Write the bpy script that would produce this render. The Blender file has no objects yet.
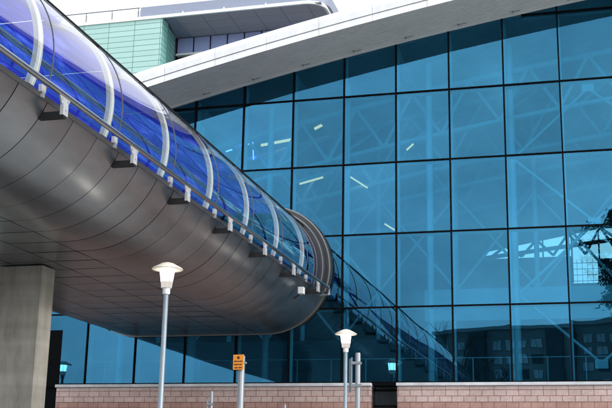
import bpy, math, random
from mathutils import Vector, Matrix
random.seed(7)
S = bpy.context.scene
COL = S.collection
R = math.radians

# ------------------------------------------------------------------ helpers
def tag(o, label=None, cat=None, group=None, kind=None):
    if label: o['label'] = label
    if cat: o['category'] = cat
    if group: o['group'] = group
    if kind: o['kind'] = kind
    return o

def empty(name, loc=(0, 0, 0), rz=0.0):
    o = bpy.data.objects.new(name, None)
    o.empty_display_size = 0.3
    COL.objects.link(o)
    o.location = loc
    o.rotation_euler = (0, 0, rz)
    return o

def copy_tree(o, parent=None):
    c = o.copy()
    COL.objects.link(c)
    if parent: c.parent = parent
    for ch in list(o.children):
        copy_tree(ch, c)
    return c

class MB:
    """collects simple solids, builds ONE mesh object"""
    def __init__(s): s.v = []; s.f = []
    def add(s, vs, fs):
        n = len(s.v); s.v += [tuple(v) for v in vs]; s.f += [tuple(i + n for i in f) for f in fs]; return s
    def box(s, x0, x1, y0, y1, z0, z1):
        v = [(x0,y0,z0),(x1,y0,z0),(x1,y1,z0),(x0,y1,z0),(x0,y0,z1),(x1,y0,z1),(x1,y1,z1),(x0,y1,z1)]
        return s.add(v, [(0,3,2,1),(4,5,6,7),(0,1,5,4),(1,2,6,5),(2,3,7,6),(3,0,4,7)])
    def cbox(s, x0, x1, y0, y1, z0, z1, c):
        """box with chamfered vertical edges"""
        p = [(x0+c,y0),(x1-c,y0),(x1,y0+c),(x1,y1-c),(x1-c,y1),(x0+c,y1),(x0,y1-c),(x0,y0+c)]
        return s.prism_z(p, z0, z1)
    def prism_z(s, p, z0, z1):
        n = len(p)
        v = [(x,y,z0) for x,y in p] + [(x,y,z1) for x,y in p]
        return s.add(v, [tuple(range(n))[::-1], tuple(range(n,2*n))] + [(i,(i+1)%n,n+(i+1)%n,n+i) for i in range(n)])
    def prism_y(s, p, y0, y1):
        """convex polygon in x,z extruded along y"""
        n = len(p)
        v = [(x,y0,z) for x,z in p] + [(x,y1,z) for x,z in p]
        return s.add(v, [tuple(range(n)), tuple(range(n,2*n))[::-1]] + [(i,n+i,n+(i+1)%n,(i+1)%n) for i in range(n)])
    def tube(s, pts, r, n=10, r1=None, cap=True):
        pts = [Vector(p) for p in pts]
        base = len(s.v); m = len(pts)
        up = Vector((0.123, 0.05, 1)).normalized()
        for k, p in enumerate(pts):
            d = (pts[min(k+1,m-1)] - pts[max(k-1,0)]).normalized()
            a = d.cross(up)
            if a.length < 1e-3: a = d.cross(Vector((1,0,0)))
            a.normalize(); b = d.cross(a)
            rr = r if r1 is None else r + (r1 - r) * k / (m - 1)
            for i in range(n):
                t = 2*math.pi*i/n
                s.v.append(tuple(p + a*math.cos(t)*rr + b*math.sin(t)*rr))
        for k in range(m-1):
            for i in range(n):
                j = (i+1) % n
                s.f.append((base+k*n+i, base+k*n+j, base+(k+1)*n+j, base+(k+1)*n+i))
        if cap:
            s.f.append(tuple(base+i for i in range(n))[::-1]); s.f.append(tuple(base+(m-1)*n+i for i in range(n)))
        return s
    def lathe(s, prof, n=24, cx=0, cy=0):
        base = len(s.v)
        for r, z in prof:
            for i in range(n):
                t = 2*math.pi*i/n
                s.v.append((cx+r*math.cos(t), cy+r*math.sin(t), z))
        for k in range(len(prof)-1):
            for i in range(n):
                j = (i+1) % n
                s.f.append((base+k*n+i, base+k*n+j, base+(k+1)*n+j, base+(k+1)*n+i))
        return s
    def bar(s, a, b, w, h):
        """rectangular bar from a to b"""
        a = Vector(a); b = Vector(b); d = (b-a).normalized()
        x = d.cross(Vector((0,0,1)))
        if x.length < 1e-3: x = Vector((1,0,0))
        x.normalize(); z = x.cross(d)
        v = []
        for p in (a, b):
            for sx, sz in ((-1,-1),(1,-1),(1,1),(-1,1)):
                v.append(tuple(p + x*sx*w/2 + z*sz*h/2))
        return s.add(v, [(0,1,2,3),(7,6,5,4),(0,4,5,1),(1,5,6,2),(2,6,7,3),(3,7,4,0)])
    def shell(s, outer, inner, y0, y1):
        """strip between two equally long x,z lines extruded along y"""
        n = len(outer); base = len(s.v)
        for L, y in ((outer,y0),(inner,y0),(outer,y1),(inner,y1)):
            for x, z in L: s.v.append((x,y,z))
        A, B, Cc, D = base, base+n, base+2*n, base+3*n
        for i in range(n-1):
            s.f += [(A+i,A+i+1,Cc+i+1,Cc+i),(B+i+1,B+i,D+i,D+i+1),(A+i+1,A+i,B+i,B+i+1),(Cc+i,Cc+i+1,D+i+1,D+i)]
        s.f += [(A,Cc,D,B),(A+n-1,B+n-1,D+n-1,Cc+n-1)]
        return s
    def sheet(s, line, y0, y1):
        n = len(line); base = len(s.v)
        for y in (y0, y1):
            for x, z in line: s.v.append((x,y,z))
        for i in range(n-1): s.f.append((base+i, base+i+1, base+n+i+1, base+n+i))
        return s
    def build(s, name, mat, parent=None, smooth=None, loc=None, bevel=0):
        me = bpy.data.meshes.new(name)
        me.from_pydata(s.v, [], s.f)
        me.update()
        if smooth:
            me.polygons.foreach_set('use_smooth', [True]*len(me.polygons))
            me.set_sharp_from_angle(angle=R(smooth))
        me.materials.append(mat)
        o = bpy.data.objects.new(name, me)
        COL.objects.link(o)
        if parent: o.parent = parent
        if loc: o.location = loc
        if bevel:
            b = o.modifiers.new('bevel', 'BEVEL'); b.width = bevel; b.segments = 2; b.limit_method = 'ANGLE'
        return o

# ------------------------------------------------------------------ materials
def newmat(name):
    m = bpy.data.materials.new(name); m.use_nodes = True
    nt = m.node_tree
    for n in list(nt.nodes): nt.nodes.remove(n)
    out = nt.nodes.new('ShaderNodeOutputMaterial')
    return m, nt, out

def N(nt, typ, **kw):
    n = nt.nodes.new(typ)
    for k, v in kw.items():
        if k in n.inputs.keys(): n.inputs[k].default_value = v
        else: setattr(n, k, v)
    return n

def ramp(nt, fac, stops):
    r = nt.nodes.new('ShaderNodeValToRGB')
    e = r.color_ramp.elements
    while len(e) < len(stops): e.new(0.5)
    for q, (p, c) in zip(e, stops):
        q.position = p; q.color = (*c, 1) if len(c) == 3 else c
    nt.links.new(fac, r.inputs['Fac'])
    return r

def surf(name, col, rough=0.6, metal=0.0, var=0.12, scale=3.0, bump=0.0, bscale=40.0, island=0.0, stretch=(1,1,1), spec=0.5):
    """general painted / mineral / metal surface with broken-up tone"""
    m, nt, out = newmat(name)
    p = N(nt, 'ShaderNodeBsdfPrincipled', Roughness=rough, Metallic=metal)
    p.inputs['Specular IOR Level'].default_value = spec
    tc = N(nt, 'ShaderNodeTexCoord')
    mp = N(nt, 'ShaderNodeMapping'); mp.inputs['Scale'].default_value = stretch
    nt.links.new(tc.outputs['Object'], mp.inputs['Vector'])
    nz = N(nt, 'ShaderNodeTexNoise', Scale=scale, Detail=8.0, Roughness=0.62)
    nt.links.new(mp.outputs['Vector'], nz.inputs['Vector'])
    lo = tuple(c*(1-var) for c in col); hi = tuple(min(1, c*(1+var)) for c in col)
    rp = ramp(nt, nz.outputs['Fac'], [(0.3, lo), (0.7, hi)])
    cs = rp.outputs['Color']
    if island:
        g = N(nt, 'ShaderNodeNewGeometry')
        mr = N(nt, 'ShaderNodeMapRange')
        mr.inputs['To Min'].default_value = 1-island; mr.inputs['To Max'].default_value = 1+island
        nt.links.new(g.outputs['Random Per Island'], mr.inputs['Value'])
        mx = N(nt, 'ShaderNodeVectorMath', operation='SCALE')
        nt.links.new(cs, mx.inputs[0]); nt.links.new(mr.outputs['Result'], mx.inputs['Scale'])
        cs = mx.outputs['Vector']
    nt.links.new(cs, p.inputs['Base Color'])
    rr = N(nt, 'ShaderNodeMapRange')
    rr.inputs['To Min'].default_value = max(0.02, rough*0.8); rr.inputs['To Max'].default_value = min(1, rough*1.2)
    nt.links.new(nz.outputs['Fac'], rr.inputs['Value']); nt.links.new(rr.outputs['Result'], p.inputs['Roughness'])
    if bump:
        n2 = N(nt, 'ShaderNodeTexNoise', Scale=bscale, Detail=6.0)
        nt.links.new(mp.outputs['Vector'], n2.inputs['Vector'])
        b = N(nt, 'ShaderNodeBump', Strength=bump, Distance=0.02)
        nt.links.new(n2.outputs['Fac'], b.inputs['Height']); nt.links.new(b.outputs['Normal'], p.inputs['Normal'])
    nt.links.new(p.outputs['BSDF'], out.inputs['Surface'])
    return m

def thin_glass(name, tint, refl, ior=1.5, base=0.0, rough=0.0, wav=0.0, translucent=0.0, double=False, perobj=0.0, streak=False):
    """single sheet of glass: tinted see-through + mirror by angle"""
    m, nt, out = newmat(name)
    g = N(nt, 'ShaderNodeNewGeometry')
    mi = N(nt, 'ShaderNodeMix', data_type='FLOAT')
    mi.inputs['A'].default_value = ior; mi.inputs['B'].default_value = 1/ior
    nt.links.new(g.outputs['Backfacing'], mi.inputs['Factor'])
    fr = N(nt, 'ShaderNodeFresnel'); nt.links.new(mi.outputs['Result'], fr.inputs['IOR'])
    mr = N(nt, 'ShaderNodeMapRange'); mr.inputs['To Min'].default_value = base; mr.inputs['To Max'].default_value = 1.0
    fo = fr.outputs['Fac']
    if double:
        a1 = N(nt, 'ShaderNodeMath', operation='ADD'); a1.inputs[1].default_value = 1.0
        nt.links.new(fo, a1.inputs[0])
        a2 = N(nt, 'ShaderNodeMath', operation='MULTIPLY'); a2.inputs[1].default_value = 2.0
        nt.links.new(fo, a2.inputs[0])
        a3 = N(nt, 'ShaderNodeMath', operation='DIVIDE')
        nt.links.new(a2.outputs[0], a3.inputs[0]); nt.links.new(a1.outputs[0], a3.inputs[1])
        fo = a3.outputs[0]
    nt.links.new(fo, mr.inputs['Value'])
    t = N(nt, 'ShaderNodeBsdfTransparent'); t.inputs['Color'].default_value = (*tint, 1)
    gl = N(nt, 'ShaderNodeBsdfGlossy', Roughness=rough); gl.inputs['Color'].default_value = (*refl, 1)
    if wav:
        tc = N(nt, 'ShaderNodeTexCoord')
        oi = N(nt, 'ShaderNodeObjectInfo')
        of = N(nt, 'ShaderNodeVectorMath', operation='MULTIPLY_ADD')
        cbx = N(nt, 'ShaderNodeCombineXYZ')
        for q in 'XYZ': nt.links.new(oi.outputs['Random'], cbx.inputs[q])
        nt.links.new(cbx.outputs['Vector'], of.inputs[0]); of.inputs[1].default_value = (37,53,71)
        nt.links.new(tc.outputs['Object'], of.inputs[2])
        nz = N(nt, 'ShaderNodeTexNoise', Scale=0.55, Detail=1.5)
        nt.links.new(of.outputs['Vector'], nz.inputs['Vector'])
        b = N(nt, 'ShaderNodeBump', Strength=1.0, Distance=wav)
        nt.links.new(nz.outputs['Fac'], b.inputs['Height'])
        nt.links.new(b.outputs['Normal'], gl.inputs['Normal'])
    see = t.outputs['BSDF']
    if perobj:
        o2 = N(nt, 'ShaderNodeObjectInfo')
        m2 = N(nt, 'ShaderNodeMapRange'); m2.inputs['To Min'].default_value = 1-perobj; m2.inputs['To Max'].default_value = 1+perobj
        nt.links.new(o2.outputs['Random'], m2.inputs['Value'])
        # broad soft noise varying the reflection colour
        tcd = N(nt, 'ShaderNodeTexCoord'); md = N(nt, 'ShaderNodeMapping'); md.inputs['Scale'].default_value = (0.22,0.22,0.30); md.inputs['Rotation'].default_value = (0,R(20),0)
        nt.links.new(tcd.outputs['Object'], md.inputs['Vector'])
        nd = N(nt, 'ShaderNodeTexNoise', Scale=1.6, Detail=6.0, Roughness=0.6); nt.links.new(md.outputs['Vector'], nd.inputs['Vector'])
        mdr = N(nt, 'ShaderNodeMapRange'); mdr.inputs['From Min'].default_value = 0.3; mdr.inputs['From Max'].default_value = 0.7
        mdr.inputs['To Min'].default_value = 0.84; mdr.inputs['To Max'].default_value = 1.16
        nt.links.new(nd.outputs['Fac'], mdr.inputs['Value'])
        mm2 = N(nt, 'ShaderNodeMath', operation='MULTIPLY'); nt.links.new(m2.outputs['Result'], mm2.inputs[0]); nt.links.new(mdr.outputs['Result'], mm2.inputs[1])
        vs = N(nt, 'ShaderNodeVectorMath', operation='SCALE'); vs.inputs[0].default_value = refl
        nt.links.new(mm2.outputs[0], vs.inputs['Scale']); nt.links.new(vs.outputs['Vector'], gl.inputs['Color'])
    if translucent:
        tl = N(nt, 'ShaderNodeBsdfTranslucent'); tl.inputs['Color'].default_value = (*tint, 1)
        mm = N(nt, 'ShaderNodeMixShader'); mm.inputs['Fac'].default_value = translucent
        nt.links.new(see, mm.inputs[1]); nt.links.new(tl.outputs['BSDF'], mm.inputs[2]); see = mm.outputs['Shader']
    if streak:
        tcs = N(nt, 'ShaderNodeTexCoord'); mps = N(nt, 'ShaderNodeMapping')
        mps.inputs['Scale'].default_value = (2.2,0.35,1.0); mps.inputs['Rotation'].default_value = (0,0,R(24))
        nt.links.new(tcs.outputs['Object'], mps.inputs['Vector'])
        ns = N(nt, 'ShaderNodeTexNoise', Scale=1.5, Detail=5.0, Roughness=0.6); nt.links.new(mps.outputs['Vector'], ns.inputs['Vector'])
        rs = ramp(nt, ns.outputs['Fac'], [(0.36,tuple(c*0.62 for c in tint)),(0.56,tint),(0.70,(tint[0]*4.5,tint[1]*5.5,min(1,tint[2]*2.3)))])
        nt.links.new(rs.outputs['Color'], t.inputs['Color'])
        if translucent: nt.links.new(rs.outputs['Color'], tl.inputs['Color'])
    mx = N(nt, 'ShaderNodeMixShader')
    nt.links.new(mr.outputs['Result'], mx.inputs['Fac'])
    nt.links.new(see, mx.inputs[1]); nt.links.new(gl.outputs['BSDF'], mx.inputs[2])
    nt.links.new(mx.outputs['Shader'], out.inputs['Surface'])
    return m

def emit(name, col, strength):
    m, nt, out = newmat(name)
    e = N(nt, 'ShaderNodeEmission', Strength=strength); e.inputs['Color'].default_value = (*col, 1)
    nt.links.new(e.outputs['Emission'], out.inputs['Surface'])
    return m

def blocks(name, c1, c2, mortar, w, h, ms=0.009, offset=0.5, bump=0.4, lo=0.72):
    m, nt, out = newmat(name)
    tc = N(nt, 'ShaderNodeTexCoord')
    sp = N(nt, 'ShaderNodeSeparateXYZ'); nt.links.new(tc.outputs['Object'], sp.inputs['Vector'])
    ad = N(nt, 'ShaderNodeMath', operation='ADD')
    nt.links.new(sp.outputs['X'], ad.inputs[0]); nt.links.new(sp.outputs['Y'], ad.inputs[1])
    cb = N(nt, 'ShaderNodeCombineXYZ')
    nt.links.new(ad.outputs['Value'], cb.inputs['X']); nt.links.new(sp.outputs['Z'], cb.inputs['Y'])
    bk = N(nt, 'ShaderNodeTexBrick', offset=offset)
    nt.links.new(cb.outputs['Vector'], bk.inputs['Vector'])
    for k, v in (('Scale',1.0),('Brick Width',w),('Row Height',h),('Mortar Size',ms),('Mortar Smooth',0.15),('Bias',0.0)):
        bk.inputs[k].default_value = v
    bk.inputs['Color1'].default_value = (*c1,1); bk.inputs['Color2'].default_value = (*c2,1); bk.inputs['Mortar'].default_value = (*mortar,1)
    nz = N(nt, 'ShaderNodeTexNoise', Scale=9.0, Detail=8.0, Roughness=0.7)
    nt.links.new(tc.outputs['Object'], nz.inputs['Vector'])
    rp = ramp(nt, nz.outputs['Fac'], [(0.25,(lo,lo,lo)),(0.75,(1.1,1.09,1.08))])
    nb = N(nt, 'ShaderNodeTexNoise', Scale=0.9, Detail=5.0, Roughness=0.6)
    nt.links.new(tc.outputs['Object'], nb.inputs['Vector'])
    rb = ramp(nt, nb.outputs['Fac'], [(0.3,(lo+0.1,lo+0.09,lo+0.08)),(0.6,(1.04,1.04,1.04))])
    mb_ = N(nt, 'ShaderNodeMix', data_type='RGBA', blend_type='MULTIPLY'); mb_.inputs['Factor'].default_value = 1
    nt.links.new(bk.outputs['Color'], mb_.inputs['A']); nt.links.new(rb.outputs['Color'], mb_.inputs['B'])
    mx = N(nt, 'ShaderNodeMix', data_type='RGBA', blend_type='MULTIPLY'); mx.inputs['Factor'].default_value = 1
    nt.links.new(mb_.outputs['Result'], mx.inputs['A']); nt.links.new(rp.outputs['Color'], mx.inputs['B'])
    p = N(nt, 'ShaderNodeBsdfPrincipled', Roughness=0.85)
    nt.links.new(mx.outputs['Result'], p.inputs['Base Color'])
    ms_ = N(nt, 'ShaderNodeMath', operation='MULTIPLY_ADD')
    nt.links.new(bk.outputs['Fac'], ms_.inputs[0]); ms_.inputs[1].default_value = -1.0
    nt.links.new(nz.outputs['Fac'], ms_.inputs[2])
    b = N(nt, 'ShaderNodeBump', Strength=bump, Distance=0.01)
    nt.links.new(ms_.outputs['Value'], b.inputs['Height']); nt.links.new(b.outputs['Normal'], p.inputs['Normal'])
    nt.links.new(p.outputs['BSDF'], out.inputs['Surface'])
    return m

M = {}
M['asphalt'] = surf('asphalt', (0.05,0.05,0.052), 0.9, var=0.3, scale=2, bump=0.5, bscale=80)
M['paving'] = blocks('paving', (0.54,0.54,0.53), (0.49,0.49,0.48), (0.12,0.12,0.11), 0.6, 0.6)
M['ground'] = surf('ground', (0.16,0.155,0.14), 0.95, var=0.25, scale=0.6, bump=0.4)
M['kerb'] = surf('kerb', (0.32,0.31,0.29), 0.85)
M['paint'] = surf('road_paint', (0.7,0.7,0.68), 0.7)
M['facade_glass'] = thin_glass('facade_glass', (0.18,0.54,0.72), (0.085,0.375,0.63), ior=1.5, base=0.19, wav=0.0035, perobj=0.22)
M['frame'] = surf('dark_frame', (0.004,0.0045,0.005), 0.9, var=0.2, spec=0.05)
M['steel_in'] = surf('pale_steel', (0.58,0.59,0.59), 0.45, var=0.10)
M['interior'] = surf('interior_plaster', (0.15,0.16,0.17), 0.9, var=0.08, scale=0.5)
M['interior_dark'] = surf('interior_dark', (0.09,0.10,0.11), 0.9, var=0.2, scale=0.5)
M['slab'] = surf('pale_slab', (0.42,0.43,0.43), 0.6, var=0.06)
M['fascia'] = surf('white_fascia', (0.74,0.755,0.765), 0.45, var=0.09, scale=1.2, island=0.04, stretch=(2.5,1,0.3))
M['soffit'] = surf('soffit_sheet', (0.76,0.84,0.86), 0.6, metal=0.0, var=0.05, scale=1.2)
M['roof'] = surf('roof_sheet', (0.45,0.46,0.47), 0.5, var=0.1)
M['clad'] = surf('brushed_cladding', (0.265,0.288,0.303), 0.32, metal=0.9, var=0.17, scale=1.6, island=0.10, stretch=(1,0.35,1))
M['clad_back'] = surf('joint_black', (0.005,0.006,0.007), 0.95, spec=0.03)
M['tube_glass'] = thin_glass('clear_tube_glass', (0.92,0.94,0.98), (0.97,0.98,1.0), ior=1.88, base=0.02, double=True)
M['blue_glass'] = thin_glass('blue_roof_glass', (0.024,0.03,0.40), (0.08,0.10,0.40), ior=1.35, base=0.0, translucent=0.85, streak=True)
M['rib'] = surf('cream_rib', (0.78,0.79,0.72), 0.4, var=0.05)
M['bracket'] = surf('bracket_steel', (0.50,0.52,0.53), 0.42, metal=0.2, var=0.12, scale=8)
M['white_steel'] = surf('white_steel', (0.78,0.80,0.80), 0.4, var=0.05)
M['galv'] = surf('galvanised', (0.26,0.285,0.305), 0.45, metal=0.5, var=0.14, scale=9, stretch=(1,1,0.25))
M['rail'] = surf('rail_steel', (0.36,0.37,0.38), 0.24, metal=0.95, var=0.1, scale=5)
M['sill'] = surf('sill_alu', (0.20,0.205,0.21), 0.4, metal=0.6, var=0.08)
M['ring'] = surf('ring_alu', (0.032,0.035,0.038), 0.5, metal=0.0, var=0.08)
M['joint'] = surf('grey_joint', (0.12,0.13,0.15), 0.5)
M['black'] = surf('black_rubber', (0.008,0.008,0.009), 0.5, var=0.2)
M['deck'] = surf('deck_floor', (0.10,0.10,0.13), 0.8)
M['post'] = surf('blue_grey_post', (0.27,0.33,0.375), 0.38, metal=0.25, var=0.08, scale=6)
M['shade'] = surf('lamp_shade', (0.86,0.80,0.68), 0.35, var=0.04)
M['lantern'] = emit('lit_lantern', (1.0,0.88,0.76), 11.0)
M['lantern_frost'] = emit('frosted_lantern', (1.0,0.93,0.86), 0.55)
M['orange'] = surf('orange_sign', (0.85,0.30,0.015), 0.45, var=0.05)
M['ink'] = surf('dark_ink', (0.07,0.015,0.02), 0.6)
M['strip'] = emit('warm_strip_light', (1.0,0.42,0.16), 2.1)
M['strip_blue'] = emit('blue_strip_light', (0.18,0.22,1.0), 5.0)
M['coping'] = surf('pale_coping', (0.50,0.52,0.54), 0.65, var=0.22, scale=2.5)
M['blockwork'] = blocks('pink_blockwork', (0.56,0.43,0.40), (0.49,0.37,0.335), (0.25,0.10,0.085), 0.37, 0.185, 0.010)
M['longblock'] = blocks('pale_long_block', (0.60,0.49,0.46), (0.54,0.43,0.40), (0.24,0.11,0.095), 0.74, 0.125, 0.009, offset=0.0)
M['redblock'] = blocks('red_blockwork', (0.42,0.26,0.22), (0.36,0.21,0.175), (0.18,0.08,0.065), 0.37, 0.185, 0.009)
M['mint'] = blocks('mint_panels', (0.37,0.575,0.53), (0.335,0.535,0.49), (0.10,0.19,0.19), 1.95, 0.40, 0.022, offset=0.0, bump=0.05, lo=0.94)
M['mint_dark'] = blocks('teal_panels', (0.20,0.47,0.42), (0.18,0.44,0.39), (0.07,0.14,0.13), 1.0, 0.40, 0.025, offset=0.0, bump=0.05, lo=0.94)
M['grey_panel'] = surf('grey_soffit_panel', (0.33,0.33,0.375), 0.6, var=0.04, island=0.08)
M['grey_band'] = surf('blue_grey_band', (0.24,0.275,0.36), 0.5, var=0.05)
M['blue_window'] = surf('pale_blue_window', (0.36,0.43,0.72), 0.2, var=0.05)
M['dark_window'] = surf('dark_window', (0.02,0.025,0.03), 0.08)
M['blind'] = surf('window_blind', (0.75,0.78,0.80), 0.6, var=0.2, scale=0.3)
M['office_wall'] = surf('hotel_wall', (0.34,0.34,0.33), 0.85, var=0.15, scale=0.3)
M['render_wall'] = surf('office_wall', (0.58,0.57,0.55), 0.85, var=0.12, scale=0.8)
M['bark'] = surf('bark', (0.06,0.045,0.035), 0.9, var=0.3, scale=6)
M['leaf'] = surf('leaf', (0.03,0.055,0.02), 0.7, var=0.45, scale=1.2)

# board-marked stained concrete for the piers
def concrete():
    m, nt, out = newmat('pier_concrete')
    tc = N(nt, 'ShaderNodeTexCoord')
    def noise(sc, scale, detail=8.0, rough=0.65):
        mp = N(nt, 'ShaderNodeMapping'); mp.inputs['Scale'].default_value = sc
        nt.links.new(tc.outputs['Object'], mp.inputs['Vector'])
        n = N(nt, 'ShaderNodeTexNoise', Scale=scale, Detail=detail, Roughness=rough)
        nt.links.new(mp.outputs['Vector'], n.inputs['Vector']); return n
    big = noise((1,1,0.35), 1.6); run = noise((1,1,0.10), 4.0); pit = noise((1,1,1), 45.0, 4.0)
    lift = noise((0.05,0.05,1), 1.3, 3.0)
    a = ramp(nt, big.outputs['Fac'], [(0.28,(0.20,0.19,0.165)),(0.52,(0.33,0.32,0.29)),(0.75,(0.42,0.41,0.38))])
    b = ramp(nt, run.outputs['Fac'], [(0.30,(0.82,0.81,0.78)),(0.65,(1.05,1.05,1.04))])
    c = ramp(nt, lift.outputs['Fac'], [(0.38,(0.78,0.77,0.73)),(0.62,(1.12,1.12,1.12))])
    d = ramp(nt, pit.outputs['Fac'], [(0.30,(0.72,0.72,0.7)),(0.45,(1,1,1))])
    cur = a.outputs['Color']
    for q in (b, c, d):
        mx = N(nt, 'ShaderNodeMix', data_type='RGBA', blend_type='MULTIPLY'); mx.inputs['Factor'].default_value = 0.85
        nt.links.new(cur, mx.inputs['A']); nt.links.new(q.outputs['Color'], mx.inputs['B']); cur = mx.outputs['Result']
    p = N(nt, 'ShaderNodeBsdfPrincipled', Roughness=0.88)
    nt.links.new(cur, p.inputs['Base Color'])
    bm = N(nt, 'ShaderNodeBump', Strength=0.5, Distance=0.012)
    nt.links.new(pit.outputs['Fac'], bm.inputs['Height']); nt.links.new(bm.outputs['Normal'], p.inputs['Normal'])
    nt.links.new(p.outputs['BSDF'], out.inputs['Surface'])
    return m
M['concrete'] = concrete()

# ------------------------------------------------------------------ world, sun, camera
SUN_DIR = Vector((0.90, -0.12, 0.42)).normalized()
w = bpy.data.worlds.new('World'); S.world = w; w.use_nodes = True
nt = w.node_tree
for n in list(nt.nodes): nt.nodes.remove(n)
out = nt.nodes.new('ShaderNodeOutputWorld')
bg = N(nt, 'ShaderNodeBackground', Strength=0.12)
sky = nt.nodes.new('ShaderNodeTexSky'); sky.sky_type = 'NISHITA'; sky.sun_disc = False
sky.sun_elevation = math.asin(SUN_DIR.z); sky.sun_rotation = math.atan2(SUN_DIR.x, SUN_DIR.y)
sky.dust_density = 2.0
tc = N(nt, 'ShaderNodeTexCoord')
mp = N(nt, 'ShaderNodeMapping'); mp.inputs['Scale'].default_value = (1,1,2.2)
nt.links.new(tc.outputs['Generated'], mp.inputs['Vector'])
nz = N(nt, 'ShaderNodeTexNoise', Scale=2.3, Detail=7.0, Roughness=0.55)
nt.links.new(mp.outputs['Vector'], nz.inputs['Vector'])
cl = ramp(nt, nz.outputs['Fac'], [(0.33,(0.72,0.77,0.87)),(0.66,(1.0,1.0,1.0))])
sc = N(nt, 'ShaderNodeVectorMath', operation='SCALE'); sc.inputs['Scale'].default_value = 9.2
nt.links.new(cl.outputs['Color'], sc.inputs[0])
# bright lobe added to the overcast low in the south, for the glass to mirror
nv = N(nt, 'ShaderNodeVectorMath', operation='DOT_PRODUCT'); nv.inputs[1].default_value = Vector((0.10,-0.95,0.30)).normalized()
nt.links.new(tc.outputs['Generated'], nv.inputs[0])
ml = N(nt, 'ShaderNodeMapRange', interpolation_type='SMOOTHSTEP')
ml.inputs['From Min'].default_value = 0.0; ml.inputs['From Max'].default_value = 1.0
ml.inputs['To Min'].default_value = 8.6; ml.inputs['To Max'].default_value = 19.0
nt.links.new(nv.outputs['Value'], ml.inputs['Value']); nt.links.new(ml.outputs['Result'], sc.inputs['Scale'])
mx = N(nt, 'ShaderNodeMix', data_type='RGBA'); mx.inputs['Factor'].default_value = 0.9
nt.links.new(sky.outputs['Color'], mx.inputs['A']); nt.links.new(sc.outputs['Vector'], mx.inputs['B'])
nt.links.new(mx.outputs['Result'], bg.inputs['Color'])
nt.links.new(bg.outputs['Background'], out.inputs['Surface'])

sl = bpy.data.lights.new('sun', 'SUN'); sl.energy = 1.5; sl.angle = R(12); sl.color = (1.0,0.95,0.88)
so = bpy.data.objects.new('sun', sl); COL.objects.link(so)
so.rotation_euler = SUN_DIR.to_track_quat('Z', 'Y').to_euler()
so.location = (30, -20, 60)

cam = bpy.data.cameras.new('camera'); co = bpy.data.objects.new('camera', cam); COL.objects.link(co)
cam.sensor_width = 36; cam.lens = 1073.776/612*36; cam.clip_end = 3000; cam.clip_start = 0.1
rt = Vector((0.96578631,0.25867833,0.01850197)); up = Vector((0.04796426,-0.24827706,0.96750087)); fw = Vector((-0.25486512,0.93351166,0.2521899))
mat = Matrix((rt, up, -fw)).transposed().to_4x4(); mat.translation = (7.94876, -33.80613, 1.6)
co.matrix_world = mat
S.camera = co
S.view_settings.view_transform = 'Standard'; S.view_settings.look = 'None'
S.view_settings.gamma = 1; S.view_settings.exposure = 0.42; S.view_settings.use_curve_mapping = False
S.render.engine = 'CYCLES'
S.cycles.max_bounces = 12; S.cycles.transparent_max_bounces = 24; S.cycles.glossy_bounces = 6
S.cycles.caustics_reflective = False; S.cycles.caustics_refractive = False
S.cycles.sample_clamp_indirect = 6

# ------------------------------------------------------------------ the setting
def structure(name, mb, m): return tag(mb.build(name, m), kind='structure')
structure('ground', MB().add([(-900,-900,0),(900,-900,0),(900,900,0),(-900,900,0)], [(0,1,2,3)]), M['ground'])
structure('road', MB().box(-300,300,-29,-21,-0.2,0.004), M['asphalt'])
structure('pavement', MB().box(-300,300,-20.85,-0.35,-0.2,0.12), M['paving'])
structure('far_pavement', MB().box(-300,300,-44,-29.15,-0.2,0.12), M['paving'])
structure('added_dark_strip', MB().box(-13.5,-1.6,-20.8,-0.4,-0.2,0.128), M['asphalt'])  # dark strip added below the bridge so its metal underside mirrors dark ground
structure('kerb', MB().box(-300,300,-21,-20.852,-0.2,0.13), M['kerb'])
structure('far_kerb', MB().box(-300,300,-29.148,-29,-0.2,0.13), M['kerb'])
lm = MB()
for k in range(-30, 30): lm.box(k*6, k*6+3, -25.06, -24.94, 0.003, 0.008)
structure('road_marking', lm, M['paint'])

# ------------------------------------------------------------------ terminal building
def zE(x):
    if x > 9.0: return zE(9.0) + (x-9.0)*0.128
    return -3.76554683e-03*x*x + 1.94441480e-01*x + 15.9044590
W = 1.8
ROW = [4.7532, 7.1569, 9.5897, 12.0226, 14.4554, 16.8883, 19.3]
X0, X1 = -6*W, 7*W
term = empty('terminal_building', (0,0,0))
tag(term, 'blue glass fronted terminal hall under a rising white edged roof', 'building')
def part(name, mb, m, parent=term, **k): return mb.build(name, m, parent, **k)

# panes, one mesh each, each a hair out of true like real glazing
for i in range(-6, 7):
    for r in range(6):
        xa, xb = i*W+0.024, (i+1)*W-0.024
        za = ROW[r]+0.024
        zta, ztb = min(ROW[r+1]-0.024, zE(xa)+0.05), min(ROW[r+1]-0.024, zE(xb)+0.05)
        if zta < za+0.06 and ztb < za+0.06: continue
        zta = max(zta, za+0.001)
        t1, t2 = random.uniform(-1,1)*0.0042, random.uniform(-1,1)*0.0042
        part('glass_pane', MB().add([(xa,t1,za),(xb,-t1,za),(xb,-t1+t2,ztb),(xa,t1+t2,zta)], [(0,1,2,3)]), M['facade_glass'])
for k in range(7):
    xa = X1+0.03+k*1.8
    part('tall_pane', MB().add([(xa,0,ROW[0]),(xa+1.74,0,ROW[0]),(xa+1.74,0,zE(xa+1.74)+0.05),(xa,0,zE(xa)+0.05)],[(0,1,2,3)]), M['facade_glass'])
    part('mullion', MB().box(xa+1.746,xa+1.794,-0.05,0.16,ROW[0]-0.1,zE(xa+1.77)+0.06), M['frame'])
part('end_bay_wall', MB().box(X1+0.22,X1+12.6,0.6,20,0,zE(X1)+0.1), M['interior_dark'])
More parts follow.
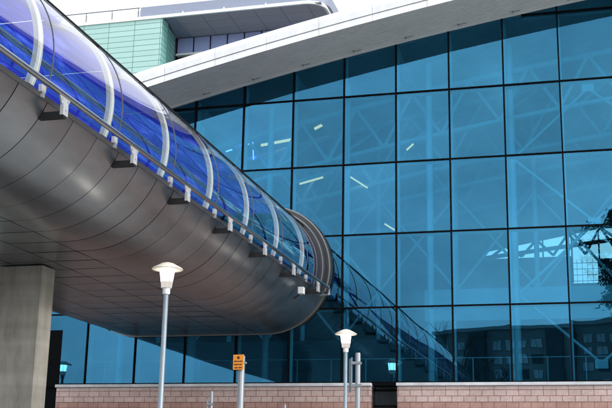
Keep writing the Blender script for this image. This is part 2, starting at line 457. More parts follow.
for i in range(-6, 8):
    x = i*W
    part('mullion', MB().box(x-0.024,x+0.024,-0.05,0.16,ROW[0]-0.1,zE(x)+0.06), M['frame'])
    part('mullion_fin', MB().box(x-0.035,x+0.075,0.165,0.34,ROW[0]-0.1,zE(x)-0.02), M['steel_in'])
for r in range(6):
    z = ROW[r]
    # transom stops where the sloping eave crosses it
    xs = X0
    while zE(xs) < z+0.05 and xs < X1: xs += 0.05
    if xs >= X1-0.5: continue
    for i in range(-6, 7):
        xa, xb = max(xs, i*W+0.025), (i+1)*W-0.025
        if xb-xa < 0.1: continue
        part('transom', MB().box(xa,xb,-0.043,0.155,z-0.023,z+0.023), M['frame'])
        part('transom_flange', MB().box(xa+0.05,xb-0.01,0.17,0.30,z-0.055,z+0.005), M['steel_in'])
part('sill', MB().box(X0,X1,-0.09,0.30,4.722,ROW[0]-0.104), M['frame'])
part('dark_reflection_panel', MB().box(X0+0.03,-9.97,-0.014,-0.006,0.12,6.62), M['clad_back'])  # flat black panel painting a dark reflection over the pane
for xa, xb in ((X0+0.05,-9.93), (1.02,1.84)):
    g = MB()
    part('recess_glazing', MB().box(xa,xb,0.30,0.33,0.12,4.70), M['dark_window'])
    for k in range(9): g.box(xa,xb,0.20,0.285,0.5+k*0.5,0.56+k*0.5)
    part('louvre', g, M['frame'])

# roof: corrugated soffit, fascia panels, deck
OV = 2.0
xsamp = [X0-2.2+0.4*k for k in range(int((X1+14.4-(X0-2.2))/0.4)+1)]
prof = []          # (y, dz) corrugation from fascia to glass
ny = 15
for k in range(ny):
    a = -OV+0.04+(OV-0.06)*k/ny; st = (OV-0.06)/ny
    prof += [(a,0.0),(a+st*0.64,0.0),(a+st*0.65,0.14),(a+st*0.99,0.14)]
prof.append((-0.03,0.0))
g = MB()
for x in xsamp:
    for y, d in prof: g.v.append((x,y,zE(x)+0.1*(-y/OV)+d))
n = len(prof)
for a in range(len(xsamp)-1):
    for b in range(n-1): g.f.append((a*n+b,a*n+b+1,(a+1)*n+b+1,(a+1)*n+b))
part('soffit', g, M['soffit'])
def sweep_x(pts, xa=None, xb=None):
    """closed y,dz outline swept along the curved eave"""
    g = MB(); xs_ = [x for x in xsamp if (xa is None or xa <= x <= xb)]
    if xa is not None: xs_ = [xa]+[x for x in xs_ if x-xa > 0.05 and xb-x > 0.05]+[xb]
    n = len(pts)
    for x in xs_:
        for y, d in pts: g.v.append((x,y,zE(x)+d))
    for a in range(len(xs_)-1):
        for b in range(n):
            c = (b+1)%n; g.f.append((a*n+b,a*n+c,(a+1)*n+c,(a+1)*n+b))
    g.f.append(tuple(range(n))); g.f.append(tuple((len(xs_)-1)*n+b for b in range(n))[::-1])
    return g
part('roof_deck', sweep_x([(-OV+0.09,0.16),(-OV+0.09,0.70),(20.6,0.70),(20.6,0.16)]), M['roof'])
part('eave_trim', sweep_x([(-0.14,-0.03),(-0.14,-0.005),(-0.026,-0.005),(-0.026,-0.03)]), M['soffit'])
x = X0-2.2
while x < X1+12.0:
    xb = x+1.79
    part('fascia_panel', sweep_x([(-OV,0.10),(-OV,0.325),(-OV+0.08,0.325),(-OV+0.08,0.10)], x, xb), M['fascia'])
    part('gutter_panel', sweep_x([(-OV-0.03,0.345),(-OV-0.05,0.56),(-OV-0.02,0.745),(-OV+0.08,0.745),(-OV+0.08,0.345)], x, xb), M['fascia'])
    x += 1.8
for i in range(-6, 7):
    x = i*W+0.55
    z = zE(x)
    part('eave_hook', MB().tube([(x-0.16,-0.32,z+0.02),(x-0.16,-0.32,z-0.035),(x+0.10,-0.32,z+0.0)],0.012,6).box(x-0.18,x-0.13,-0.36,-0.28,z-0.05,z+0.06), M['galv'])

# hall interior
part('floor', MB().box(X0+0.1,X1-0.1,0.36,19.9,4.30,4.60), M['interior_dark'])
part('gallery_slab', MB().box(2.25,X1-0.1,3.0,19.9,7.12,8.22), M['slab'])
part('gallery_wall', MB().box(3.0,X1-0.1,9.0,9.2,8.23,9.4), M['interior'])
part('lower_wall', MB().box(X0+0.1,X1-0.1,7.0,7.2,4.61,7.05), M['interior_dark'])
part('base_wall', MB().box(X0,X1,0.40,19.9,0.0,4.29), M['interior_dark'])
for xa, xb in ((X0-0.2,X0-0.01),(X1+0.01,X1+0.2)):
    part('side_wall', MB().box(xa,xb,0.0,20.3,0.0,zE(xa)+0.1), M['interior'])
# back wall left open along a sloping clerestory, one window below it
bw = MB()
def quad_wall(p): bw.prism_y(p, 20.0, 20.25)
quad_wall([(X0,4.3),(6.95,4.3),(6.95,12.78),(X0,12.78)])
quad_wall([(6.952,4.3),(8.2,4.3),(8.2,11.36),(6.952,11.36)])
quad_wall([(8.202,4.3),(X1,4.3),(X1,12.62),(8.202,12.62)])
quad_wall([(X0,12.782),(2.72,12.782),(2.72,zE(2.72)+0.62),(X0,zE(X0)+0.62)])
quad_wall([(2.722,13.18),(X1,14.92),(X1,zE(X1)+0.62),(2.722,zE(2.72)+0.62)])
part('back_wall', bw, M['interior'])
g = MB()
zz = lambda x: 13.18+(x-2.72)*0.176
for k in range(6):
    xa = 3.0+k*1.55
    g.bar((xa,19.85,12.82),(xa+0.75,19.85,zz(xa+0.75)),0.12,0.12); g.bar((xa+0.75,19.85,zz(xa+0.75)),(xa+1.55,19.85,12.82),0.12,0.12)
g.bar((2.72,19.84,12.80),(X1,19.84,13.9),0.16,0.18)
for xx in (4.1,5.6,7.0,8.3): g.box(xx-0.04,xx+0.04,19.78,19.83,11.4,zz(xx))
part('clerestory_truss', g, M['interior_dark'])
g = MB()
for k in range(5): g.box(6.95+k*0.25,6.97+k*0.25,19.95,19.99,11.36,12.6)
for k in range(4): g.box(6.95,8.2,19.94,19.98,11.5+k*0.3,11.52+k*0.3)
part('window_grid', g, M['interior_dark'])
for xc in (-8.3,-5.6,-2.95,-0.15,2.74,5.52,10.9):
    part('column', MB().tube([(xc,1.2,4.6),(xc,1.2,zE(xc)-0.5)],0.115,14), M['steel_in'], smooth=40)
def brace(a, b, r=0.045): part('brace', MB().tube([(a[0],1.25,a[1]),(b[0],1.25,b[1])],r,8), M['steel_in'], smooth=40)
for zc in (5.4,9.98,14.62):
    part('brace_node', MB().box(7.88,8.28,1.20,1.30,zc-0.14,zc+0.14), M['steel_in'])
    for zt in (zc-2.35, zc+2.3):
        if zt < 4.6 or zt > 16.9: continue
        brace((8.0,zc+(0.1 if zt>zc else -0.1)),(5.55,zt)); brace((8.16,zc+(0.1 if zt>zc else -0.1)),(10.85,zt))
for Y, d1, d2, nn in ((2.5,-0.95,-2.7,11),(5.2,-0.75,-3.1,8),(8.4,-0.7,-3.0,8),(12.5,-0.7,-3.0,8)):
    for d, rr in ((d1,0.11),(d2,0.09)):
        part('truss_chord', MB().tube([(x,Y,zE(x)+d) for x in [X0+0.3+k*(X1-X0-0.6)/12 for k in range(13)]],rr,10), M['steel_in'], smooth=40)
    st = (X1-X0-0.6)/nn
    for k in range(nn):
        xa = X0+0.3+k*st+(0.5 if Y == 5.2 else 0); xm = xa+st/2; xb = min(xa+st, X1-0.1)
        part('truss_web', MB().tube([(xa,Y,zE(xa)+d1),(xm,Y,zE(xm)+d2)],0.065,8).tube([(xm,Y,zE(xm)+d2),(xb,Y,zE(xb)+d1)],0.065,8), M['steel_in'], smooth=40)
# inclined struts tying the trusses together, and a braced inner frame
for k in range(8):
    xa = X0+1.2+k*2.9
    part('roof_strut', MB().tube([(xa,2.5,zE(xa)-2.7),(xa+1.5,5.2,zE(xa+1.5)-0.75)],0.06,8).tube([(xa+1.5,5.2,zE(xa+1.5)-3.1),(xa+0.2,8.4,zE(xa)-0.7)],0.06,8), M['steel_in'], smooth=40)
for k in range(7):
    xa = -9.6+k*3.1
    part('inner_column', MB().tube([(xa,7.6,4.6),(xa,7.6,zE(xa)-0.6)],0.10,10), M['steel_in'], smooth=40)
    for z0 in (5.2,9.0):
        part('inner_brace', MB().tube([(xa,7.6,z0),(xa+3.1,7.6,z0+3.8)],0.055,8), M['steel_in'], smooth=40)
        part('inner_brace', MB().tube([(xa+3.1,7.62,z0),(xa,7.62,z0+3.8)],0.055,8), M['steel_in'], smooth=40)
for xc in (-9,-5.4,-1.8,1.8,5.4,9):
    z = zE(xc)
    part('roof_rafter', MB().box(xc-0.09,xc+0.09,0.4,19.9,z-0.5,z-0.1), M['steel_in'])
rl = MB().tube([(X0+0.2,1.9,5.72),(X1-0.2,1.9,5.72)],0.016,8)
for k in range(20): rl.tube([(X0+0.4+k*1.2,1.9,4.6),(X0+0.4+k*1.2,1.9,5.72)],0.02,6)
part('balustrade', rl, M['steel_in'], smooth=40)
part('wide_beam', MB().bar((-5.2,6.6,14.6),(-3.2,5.2,14.95),0.4,0.22), M['steel_in'])
part('wide_beam', MB().bar((-3.4,5.2,12.95),(-1.6,5.2,13.35),0.3,0.16), M['steel_in'])

# lit fittings hung inside the hall, seen through the glass
def fitting(a, b, w_, label, blue=False, hook=False):
    a = Vector(a); b = Vector(b); mid = (a+b)/2
    e = empty('strip_light', mid)
    g = MB().bar(a-mid, b-mid, w_, w_*0.7)
    if hook: g.bar(b-mid, b-mid+Vector((0.05,0,-0.7)), w_, w_*0.7)
    g.build('tube', M['strip_blue' if blue else 'strip'], e)
    MB().bar(a-mid+Vector((0,0,w_*0.75)), b-mid+Vector((0,0,w_*0.75)), w_*1.3, w_*0.5).build('housing', M['white_steel'], e)
    return tag(e, label, 'strip light', 'lit strip lights hung inside the glass hall')
fitting((-2.36,5,15.12),(-1.97,5,15.30),0.10,'short bright warm strip light at the top of its pane, nearest the eave')
fitting((-4.42,4.6,14.45),(-3.30,5,14.74),0.10,'longest warm strip light, below a pale beam left of the column')
fitting((-2.92,5,12.90),(-1.98,5,13.12),0.07,'warm strip light under a pale slanting beam just above the end of the tube')
fitting((-0.89,5,13.07),(-0.22,5,12.60),0.07,'thin warm strip light slanting down to the right, just right of a pale column')
fitting((0.45,5,11.15),(0.82,5,10.90),0.07,'lowest warm strip light, short and slanting down to the right')
fitting((1.30,5,14.02),(1.56,5,14.25),0.07,'tiny warm strip light rising to the right, rightmost of the warm ones')
fitting((-6.01,5,14.42),(-4.89,5,14.72),0.05,'blue strip light with a hooked end above the tube bridge',True,True)

# ------------------------------------------------------------------ brick plinth walls
def brick_wall(xa, xb, label):
    e = empty('brick_wall', ((xa+xb)/2, -0.02, 0)); h = (xb-xa)/2
    MB().box(-h-0.03,h+0.03,-0.28,0.10,4.622,4.718).build('coping', M['coping'], e, bevel=0.012)
    MB().box(-h,h,-0.20,0.10,0,0.125).build('long_block_course', M['longblock'], e, loc=(0,0,4.495))
    MB().box(-h,h,-0.205,0.10,0,0.37).build('block_courses', M['blockwork'], e, loc=(0,0,4.123))
    MB().box(-h,h,-0.20,0.10,0,0.185*22).build('red_courses', M['redblock'], e, loc=(0,0,4.121-0.185*22))
    return tag(e, label, 'wall')
brick_wall(-9.92, 1.00, 'pink block plinth wall with pale coping beneath the tube bridge, behind the street lamps')
brick_wall(1.86, X1+12.6, 'pink block plinth wall with pale coping right of the dark doorway gap')

# ------------------------------------------------------------------ tube footbridge
CXR, CXL, CZ = -2.5, -7.1, 8.46
def arc(c, r, a0, a1, n): return [(c+r*math.cos(R(a0+(a1-a0)*k/n)), CZ+r*math.sin(R(a0+(a1-a0)*k/n))) for k in range(n+1)]
YF = -64.0
br = empty('footbridge', ((CXR+CXL)/2, 0, 6.36))
tag(br, 'tubular covered footbridge with dark metal underside and blue glazed top joining the hall', 'footbridge')
OFF = Vector(br.location)
def bpart(name, mb, m, parent=br, **k):
    mb.v = [tuple(Vector(v)-OFF) for v in mb.v]
    return mb.build(name, m, parent, **k)
# cladding: separate sheets with real open joints over a black liner
ysm = []
y = -12.31+0.93*13
while y > YF: ysm.append(y); y -= 0.93
ysm = [-0.12] + [q for q in ysm if q < -0.5] + [YF]
r0 = 2.10
gr = 0.011
a0, a1 = -24.5, -84.0
sections = [arc(CXR, r0, a0, a1, 16)]
xb_ = [-2.76,-3.85,-4.95,-6.05,-6.95]
zb = CZ-r0
def section(c, r, s, e, n): return arc(c, r, s, e, n)
flat = [[(a-gr,zb),(b+gr,zb)] for a, b in zip(xb_[:-1], xb_[1:])]
right_side = arc(CXR, r0, -24.5, -90, 18)+[(xb_[0]+gr,zb)]
left_side = [(xb_[-1]-gr,zb)]+arc(CXL, r0, -90, -155.5, 18)
g = MB()
for k in range(len(ysm)-1):
    ya, yb = ysm[k]-gr, ysm[k+1]+gr
    for L in [right_side]+flat+[left_side]:
        jit = random.uniform(-0.004, 0.004)
        nL = len(L); bi = len(g.v)
        for t in range(5):
            yy = ya+(yb-ya)*t/4; bulge = 0.007*(1-((t-2)/2)**2)+jit*(t-2)/2
            for (px_, pz_) in L:
                cx_ = CXR if px_ > CXR else (CXL if px_ < CXL else px_)
                vx, vz = px_-cx_, pz_-CZ; ll = math.hypot(vx, vz)
                g.v.append((px_+vx/ll*bulge, yy, pz_+vz/ll*bulge))
        for t in range(4):
            for q in range(nL-1): g.f.append((bi+t*nL+q, bi+t*nL+q+1, bi+(t+1)*nL+q+1, bi+(t+1)*nL+q))
bpart('cladding', g, M['clad'], smooth=35)
ri = 2.075
liner = arc(CXR, ri, -24.5, -90, 18)+[(CXR-1,CZ-ri),(CXL+1,CZ-ri)]+arc(CXL, ri, -90, -155.5, 18)
liner_in = arc(CXR, ri-0.08, -24.5, -90, 18)+[(CXR-1,CZ-ri+0.08),(CXL+1,CZ-ri+0.08)]+arc(CXL, ri-0.08, -90, -155.5, 18)
bpart('liner', MB().shell(liner, liner_in, YF, -0.06), M['clad_back'])
bpart('end_lip', MB().shell([( (p[0]-c)*1.02+c, (p[1]-CZ)*1.02+CZ) for c in (CXR,) for p in arc(CXR,r0,-24.5,-90,18)]+[( (p[0]-CXL)*1.02+CXL,(p[1]-CZ)*1.02+CZ) for p in arc(CXL,r0,-90,-155.5,18)],
      arc(CXR,2.0,-24.5,-90,18)+arc(CXL,2.0,-90,-155.5,18), -0.115, -0.055), M['sill'], smooth=40)
for c, s0, s1 in ((CXR,-24.4,-22.3),(CXL,204.4,202.3)):
    bpart('sill_beam', MB().shell(arc(c,2.125,s0,s1,3),arc(c,1.84,s0,s1,3),YF,-0.12), M['sill'])
bpart('deck', MB().box(-8.6,-1.0,YF,-0.06,7.05,7.2), M['deck'])
# glazing, one sheet per bay
RG = 1.875
ribs = [-19.1+2.76*k for k in range(-16, 7) if -19.1+2.76*k > YF+1]
edges = [YF]+ribs+[-0.515]
for k in range(len(edges)-1):
    ya, yb = edges[k], edges[k+1]
    bpart('side_glass', MB().sheet(arc(CXR,RG,-22.2,68,30), ya+0.012, yb-0.012), M['tube_glass'], smooth=60)
    bpart('roof_glass', MB().sheet(arc(CXR,RG,68.5,90,8)+arc(CXL,RG,90,118,12), ya+0.012, yb-0.012), M['blue_glass'], smooth=60)
    bpart('far_side_glass', MB().sheet(arc(CXL,RG,118.5,202.2,24), ya+0.012, yb-0.012), M['blue_glass'], smooth=60)
    # thin gasket ring in mid bay
    ym = yb-1.95 if yb-ya > 2 else (ya+yb)/2
    ym = ya+0.42 if yb-ya > 2 else (ya+yb)/2
    bpart('joint', MB().shell(arc(CXR,RG+0.012,-20.4,90,30),arc(CXR,RG-0.012,-20.4,90,30),ym-0.0055,ym+0.0055), M['joint'])
bpart('ridge_gasket', MB().shell(arc(CXR,1.920,46.9,49.1,2),arc(CXR,1.878,46.9,49.1,2),YF,-0.42), M['black'])
for yr in ribs:
    bpart('rib', MB().shell(arc(CXR,1.862,-20,80,36),arc(CXR,1.775,-20,80,36),yr-0.085,yr+0.085), M['rib'], smooth=40)
    bpart('rib', MB().shell(arc(CXL,1.835,100,200,36),arc(CXL,1.70,100,200,36),yr-0.06,yr+0.06), M['rib'], smooth=40)
    fx, fz = CXR+2.14*math.cos(R(-22.5)), CZ+2.14*math.sin(R(-22.5))
    bpart('rib_foot', MB().box(fx-0.05,fx+0.01,yr-0.07,yr+0.07,fz+0.02,fz+0.15).box(fx-0.03,fx+0.015,yr-0.04,yr+0.04,fz-0.06,fz+0.019), M['bracket'])
# roof purlins: give the blue ceiling its streaks
for xp in (-3.3,-4.4,-5.5,-6.6):
    bpart('purlin', MB().box(xp-0.035,xp+0.035,YF,-0.5,CZ+RG-0.10,CZ+RG-0.02), M['white_steel'])
# end rings
for ra, rb, ya, yb in ((2.17,1.80,-0.30,-0.055),(2.03,1.78,-0.52,-0.40)):
    n_ = 30
    bpart('end_ring', MB().shell(arc(CXR,ra,-22,90,n_)+arc(CXL,ra,90,202,n_),arc(CXR,rb,-22,90,n_)+arc(CXL,rb,90,202,n_),ya,yb), M['ring'], smooth=40)
for ra, rb, y0_ in ((1.99,1.955,-0.54),(2.165,2.125,-0.315)):
    bpart('ring_bead', MB().shell(arc(CXR,ra,-22,90,40)+arc(CXL,ra,90,202,40),arc(CXR,rb,-22,90,40)+arc(CXL,rb,90,202,40),y0_,y0_+0.018), M['sill'], smooth=40)
bpart('ring_seal', MB().shell(arc(CXR,2.195,-60,90,40)+arc(CXL,2.195,90,240,40),arc(CXR,2.12,-60,90,40)+arc(CXL,2.12,90,240,40),-0.052,-0.025), M['black'])
bpart('ring_gap', MB().shell(arc(CXR,1.95,-22,90,30)+arc(CXL,1.95,90,202,30),arc(CXR,1.79,-22,90,30)+arc(CXL,1.79,90,202,30),-0.399,-0.301), M['joint'])
# handrail outside with brackets
hx, hz = -0.31, 7.72
bpart('handrail', MB().tube([(hx,YF,hz),(hx,-0.62,hz)],0.05,14), M['rail'], smooth=50)
bpart('handrail_end', MB().tube([(hx,-0.70,hz+0.02),(hx,-0.62,hz),(hx,-0.56,hz-0.06),(hx,-0.56,hz-0.22)],0.052,12).tube([(hx,-0.56,hz-0.20),(hx-0.42,-0.5,hz-0.22)],0.04,10), M['galv'], smooth=50)
bpart('inner_rail', MB().tube([(-0.86,YF,8.43),(-0.86,-0.7,8.43)],0.028,10), M['rail'], smooth=50)
kb = 0
yb_ = -18.77+2.80*6
while yb_ > YF:
    mbx = -0.70
    MBa = MB().box(mbx-0.12,hx+0.03,yb_-0.055,yb_+0.055,hz-0.40,hz-0.29)
    arm = bpart('bracket_arm', MBa, M['black'])
    plate = MB().box(hx-0.02,hx+0.04,yb_-0.085,yb_+0.085,hz-0.36,hz-0.17)
    # gusset widening up to the rail
    plate.add([(hx-0.012,yb_-0.09,hz-0.18),(hx-0.012,yb_+0.09,hz-0.18),(hx-0.012,yb_+0.19,hz-0.035),(hx-0.012,yb_-0.19,hz-0.035),
               (hx+0.016,yb_-0.09,hz-0.18),(hx+0.016,yb_+0.09,hz-0.18),(hx+0.016,yb_+0.19,hz-0.035),(hx+0.016,yb_-0.19,hz-0.035)],
              [(0,1,2,3),(7,6,5,4),(0,4,5,1),(1,5,6,2),(2,6,7,3),(3,7,4,0)])
    plate.tube([(hx+0.016,yb_-0.10,hz-0.09),(hx+0.032,yb_-0.10,hz-0.09)],0.018,8).tube([(hx+0.016,yb_+0.10,hz-0.09),(hx+0.032,yb_+0.10,hz-0.09)],0.018,8).tube([(hx+0.04,yb_,hz-0.26),(hx+0.055,yb_,hz-0.26)],0.02,8)
    bpart('bracket_plate', plate, M['bracket'])
    yb_ -= 2.80
# small white camera box under the last bracket
bpart('junction_box', MB().box(-0.62,-0.46,-3.15,-2.95,7.12,7.32), M['white_steel'])
bpart('junction_box_arm', MB().tube([(-0.60,-3.05,7.10),(-0.78,-3.05,6.98)],0.03,8), M['black'])

# piers
for yp, lab in ((-11.5-0.0,'stained concrete pier under the footbridge at the left edge of the photo'),(-38.5,'concrete pier under the footbridge beside the far kerb of the road')):
    p = empty('concrete_pier', (-4.8, yp+0.0, 0))
    MB().cbox(-0.6,0.6,-0.56,0.04,0,6.33,0.02).build('shaft', M['concrete'], p)
    MB().box(-0.45,0.45,-0.46,-0.06,6.331,6.356).build('bearing', M['interior_dark'], p)
    tag(p, lab, 'pier')

# ------------------------------------------------------------------ street lamps
def lamp():
    e = empty('street_lamp', (0,0,0))
    MB().lathe([(0.0,0.0),(0.10,0.0),(0.10,0.9),(0.085,0.98),(0.056,1.02),(0.050,5.28),(0.0,5.28)],20).build('pole', M['post'], e, smooth=40)
    MB().lathe([(0.0,5.27),(0.072,5.27),(0.078,5.30),(0.078,5.385),(0.10,5.40),(0.0,5.40)],20).build('collar', M['white_steel'], e, smooth=40)
    ln = MB().lathe([(0.0,5.531),(0.121,5.531),(0.150,5.76),(0.0,5.76)],28).build('lantern', M['lantern'], e, smooth=40)
    MB().lathe([(0.0,5.401),(0.106,5.401),(0.1205,5.53),(0.0,5.53)],28).build('lantern_base', M['lantern_frost'], e, smooth=40)
    g = MB()
    for k in range(6):
        t = 2*math.pi*k/6
        g.tube([(0.110*math.cos(t),0.110*math.sin(t),5.40),(0.157*math.cos(t),0.157*math.sin(t),5.77)],0.005,5)
    g.build('cage', M['white_steel'], e)
    MB().lathe([(0.0,5.765),(0.15,5.768),(0.305,5.775),(0.322,5.788),(0.31,5.806),(0.22,5.855),(0.13,5.905),(0.06,5.926),(0.0,5.93)],36).build('shade', M['shade'], e, smooth=50)
    return e
L1 = lamp(); L1.location = (-0.44,-13.73,0)
tag(L1, 'lit street lamp in front of the bridge underside, the tallest in the photo', 'street lamp', 'lit street lamps with flat round hoods')
L2 = copy_tree(L1); L2.location = (1.0,-3.72,0)
tag(L2, 'lit street lamp beside the grey sign post, in front of the plinth wall', 'street lamp')
L3 = copy_tree(L1); L3.location = (-11.57,-3.3,0)
tag(L3, 'lit street lamp hidden behind the concrete pier, seen mirrored in the bottom left panes', 'street lamp')

# ------------------------------------------------------------------ posts and signs
e = empty('parking_sign', (1.985,-16,0), R(-8))
tag(e, 'small orange notice with dark lines on a round grey post', 'sign')
MB().lathe([(0.0,0),(0.058,0),(0.058,3.72),(0.05,3.735),(0.0,3.735)],18).build('post', M['galv'], e, smooth=40)
pl = MB().box(-0.125,0.08,-0.090,-0.078,3.485,3.745).build('plate', M['orange'], e, bevel=0.004)
g = MB().lathe([(0.0,0),(0.026,0),(0.026,0.004),(0.0,0.004)],16)
sy = g.build('symbol', M['ink'], pl, loc=(-0.022,-0.090,3.692)); sy.rotation_euler = (R(90),0,0)
g = MB()
for z, spans in ((3.630,((-0.10,-0.045),(-0.035,-0.005),(0.005,0.055))),(3.575,((-0.10,-0.02),(-0.005,0.045))),(3.520,((-0.09,-0.03),(-0.015,0.05)))):
    for a, b in spans: g.box(a,b,-0.0935,-0.0905,z-0.010,z+0.010)
g.build('text_lines', M['ink'], pl)
MB().box(-0.07,0.07,-0.077,0.062,3.60,3.63).build('clamp', M['galv'], e)

e = empty('sign_post', (4.03,-15,0))
e.location = (3.83,-15,0)
tag(e, 'grey round post carrying a narrow sign turned edge on, right of the smaller street lamp', 'sign')
MB().lathe([(0.0,0),(0.046,0),(0.046,3.86),(0.04,3.88),(0.0,3.88)],18).build('post', M['galv'], e, smooth=40)
pe = empty('tmp'); bpy.data.objects.remove(pe)
d = Vector((-0.34,0.94,0)).normalized()
a = Vector((-0.105,-0.02,0)); 
g = MB()
nrm = Vector((d.y,-d.x,0))*0.008
pts = [a-nrm, a+nrm, a+d*0.36+nrm, a+d*0.36-nrm]
g.prism_z([(p.x,p.y) for p in pts], 3.20, 3.80)
g.build('plate', M['galv'], e)
for z in (3.30, 3.70): MB().box(-0.115,0.055,-0.058,0.058,z-0.022,z+0.022).build('clamp', M['galv'], e)

# slim tube posts in front of the plinth
PG = 'slim galvanised posts in front of the plinth wall'
def slim(x, y, h, r, lab, clamp=False):
    e = empty('slim_post', (x,y,0))
    MB().lathe([(0,0),(r,0),(r,h-0.012),(r*0.7,h),(0,h)],12).build('tube', M['galv'], e, smooth=40)
    if clamp: MB().box(-0.07,r+0.006,-r-0.008,r+0.008,h-0.235,h-0.20).build('clamp', M['galv'], e)
    return tag(e, lab, 'post', PG)
slim(1.53,-16.2,3.11,0.024,'thicker and taller of two slim posts standing together left of the orange sign',True)
slim(1.462,-16.2,2.975,0.017,'thinner and shorter of two slim posts standing together left of the orange sign')
slim(2.785,-16,2.90,0.018,'lone slim post whose tip just shows between the orange sign and the smaller lamp')

# ------------------------------------------------------------------ mint clad building beyond the roof
mb = empty('mint_building', (-27,31,0)); O2 = Vector(mb.location)
tag(mb, 'mint green panelled building with grey overhanging canopy behind the hall roof', 'building')
def mpart(name, g, m, parent=mb, loc=None, **k):
    L = Vector(loc) if loc else Vector((0,0,0))
    g.v = [tuple(Vector(v)-O2-L) for v in g.v]
    return g.build(name, m, parent, loc=tuple(L) if loc else None, **k)
mpart('wall', MB().box(-52,-20.04,30.0,31.0,0,32.76), M['mint'])
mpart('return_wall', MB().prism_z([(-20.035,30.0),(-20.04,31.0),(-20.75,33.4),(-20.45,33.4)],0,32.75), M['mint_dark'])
mpart('rear_wall', MB().box(-52,-8.9,33.9,44,0,32.7), M['grey_band'])
for k in range(9):
    xa = -20.4+k*1.28
    mpart('clerestory_window', MB().box(xa+0.03,xa+1.25,33.72,33.78,31.55,32.74), M['blue_window'])
    mpart('window_bar', MB().box(xa-0.028,xa+0.028,33.66,33.84,29.0,32.745), M['frame'])
    if k % 2 == 0: mpart('lower_window', MB().box(xa+0.03,xa+1.25,33.76,33.80,29.0,31.30), M['dark_window'])
    else: mpart('lower_window', MB().box(xa+0.03,xa+1.25,33.74,33.78,29.0,31.30), M['blue_window'])
mpart('ledge', MB().box(-20.4,-9.0,33.5,33.88,31.36,31.50), M['white_steel'])
for k in range(3): mpart('pillar', MB().tube([(-16.9+k*2.6,33.45,28.5),(-16.9+k*2.6,33.45,31.35)],0.16,12), M['grey_band'], smooth=40)
# canopy with rounded corner
def canopy_outline(x1, y0, rad, inset):
    p = [(-52,y0+inset)]
    cx, cy = x1-rad, y0+rad
    for k in range(9):
        t = R(-90+90*k/8)
        p.append((cx+(rad-inset)*math.cos(t), cy+(rad-inset)*math.sin(t)))
    return p+[(x1-inset,46),(-52,46)]
def ring_edge(o, i_, z0, z1):
    g = MB(); n = len(o)
    for L, z in ((o,z0),(i_,z0),(o,z1),(i_,z1)):
        for x, y in L: g.v.append((x,y,z))
    for k in range(n-1):
        g.f += [(k,k+1,2*n+k+1,2*n+k),(n+k+1,n+k,3*n+k,3*n+k+1),(k+1,k,n+k,n+k+1),(2*n+k,2*n+k+1,3*n+k+1,3*n+k)]
    return g
co_ = canopy_outline(-8.55,29.9,1.3,0.0)[:-1]; ci_ = canopy_outline(-8.55,29.9,1.3,0.16)[:-1]
mpart('canopy_lip', ring_edge(co_,ci_,32.70,32.92), M['white_steel'])
# grey soffit panels with open joints
for k in range(12):
    xa = -23+k*1.9
    if xa > -9.5: break
    for j, (ya, yb) in enumerate(((30.08,31.3),(31.33,32.55),(32.58,33.68))):
        xr = min(xa+1.87,-8.74)
        if xa > -20.0: mpart('soffit_panel', MB().box(xa,xr,ya,yb,32.77,32.80), M['grey_panel'])
mpart('canopy', MB().prism_z(ci_+[(-52,46)],32.81,32.93), M['grey_band'])
ub = canopy_outline(-8.4,30.15,1.4,0.0)[:-1]; ui = canopy_outline(-8.4,30.15,1.4,0.5)[:-1]
mpart('upper_band', ring_edge([(max(x,-21.8),y) for x,y in ub],[(max(x,-21.8),y) for x,y in ui],32.94,33.75), M['grey_band'])
mpart('parapet', MB().box(-52,-21.85,30.25,30.6,32.94,33.55), M['fascia'])
g = MB().tube([(-52,30.2,33.75),(-21.9,30.2,33.75)],0.025,6)
for k in range(16): g.tube([(-22-k*2,30.2,32.94),(-22-k*2,30.2,33.75)],0.02,6)
mpart('roof_rail', g, M['frame'])
g = MB()
for k in range(4): g.box(-18.6+k*3.0,-18.53+k*3.0,29.98,30.06,32.92,33.08)
mpart('lip_stud', g, M['white_steel'])

# ------------------------------------------------------------------ across the road: what the glass mirrors
ob = empty('office_block', (-27.0,-196,0), R(16))
tag(ob, 'large grey hotel block with rows of square windows, mirrored in the lower panes', 'building')
MB().box(0,64,-16,0,0,33.5).build('wall', M['office_wall'], ob)
MB().box(-0.6,64.6,-16.6,0.6,33.52,34.3).build('roof', M['roof'], ob)
for xa in (10.5,27.0,45.0): MB().box(xa,xa+3.4,0.01,1.8,0,33.4).build('projecting_bay', M['interior_dark'], ob)
for r in range(5):
    for k in range(22):
        xa = 1.2+k*2.8
        if any(q-2.4 < xa < q+3.6 for q in (10.5,27.0,45.0)): continue
        z = 17.0+r*3.1
        wn = MB().box(xa,xa+2.1,0.005,0.06,z,z+2.0).build('window', M['interior'], ob)
        MB().box(xa+0.1,xa+1.0,0.062,0.09,z+0.1,z+1.9).box(xa+1.1,xa+2.0,0.062,0.09,z+0.1,z+1.9).build('pane', M['dark_window'] if (k*7+r*3)%5 == 0 else M['blind'], wn)
cp = empty('car_park', (-6.5,-72,0))
tag(cp, 'low concrete deck building where the footbridge lands across the road', 'building')
MB().box(-9,5,-14,7.9,0,3.2).build('lower_deck', M['render_wall'], cp)
MB().box(-4.5,3.2,0,7.8,3.21,10.9).build('landing_tower', M['render_wall'], cp)

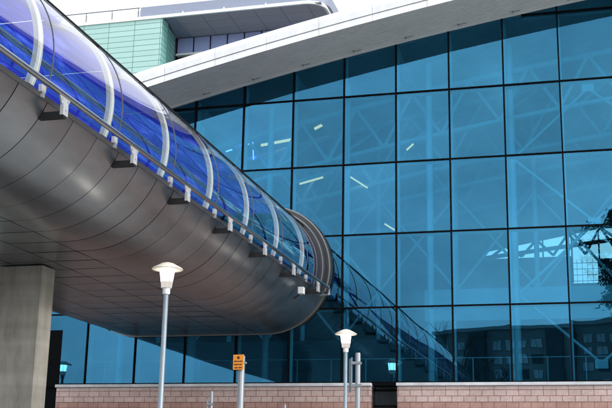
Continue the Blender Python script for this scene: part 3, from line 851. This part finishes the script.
def grow(g, p, d, L, r, depth):
    q = p+d*L
    g.tube([p,(p+q)/2+Vector((random.uniform(-1,1),random.uniform(-1,1),0))*L*0.05,q], r, 6, r*0.62, cap=False)
    if depth == 0: return [q]
    tips = []
    for k in range(3 if depth > 1 else 4):
        t = random.uniform(0.55,1.0)
        nd = (d+Vector((random.uniform(-1,1),random.uniform(-1,1),random.uniform(-0.1,0.7)))*0.75).normalized()
        tips += grow(g, p+d*L*t, nd, L*random.uniform(0.55,0.75), r*0.55, depth-1)
    return tips
t = empty('bare_tree', (-1.0,-54,0)); g = MB()
grow(g, Vector((0,0,0)), Vector((0.03,0,1)), 5.9, 0.30, 5)
g.build('branches', M['bark'], t)
tag(t, 'leafless tree in front of the office block, mirrored in the lower panes', 'tree')
t = empty('evergreen_tree', (9.75,-43,0)); g = MB()
g.tube([(0,0,0),(0.1,0,8),(-0.1,0.1,20.5)],0.28,10,0.08)
tips = []
for k in range(44):
    z = 13.5+k*0.17; an = random.uniform(0,6.283); l = random.uniform(0.9,2.6)
    e_ = Vector((math.cos(an)*l,math.sin(an)*l,z+random.uniform(0.1,0.7)))
    g.tube([(0,0,z-0.4),tuple(e_)],0.05,5,0.015); tips.append((Vector((0,0,z-0.4)),e_))
g.build('trunk', M['bark'], t)
g = MB()
for a_, b_ in tips:
    for k in range(130):
        c = a_.lerp(b_, random.uniform(0.35,1.12))+Vector((random.gauss(0,0.22),random.gauss(0,0.22),random.gauss(-0.1,0.2)))
        u = Vector((random.uniform(-1,1),random.uniform(-1,1),random.uniform(-1,0.3))).normalized()
        v = u.cross(Vector((random.uniform(-1,1),random.uniform(-1,1),random.uniform(-1,1)))).normalized()
        L_ = random.uniform(0.18,0.40); w_ = 0.05
        g.add([c-v*w_,c+u*L_*0.5-v*w_*0.6,c+u*L_,c+u*L_*0.5+v*w_*0.6+v*0.02,c+v*w_],[(0,1,2,3,4)])
g.build('crown', M['leaf'], t)
tag(t, 'dark spiky evergreen tree beside the road, mirrored at the right edge of the glass', 'tree')
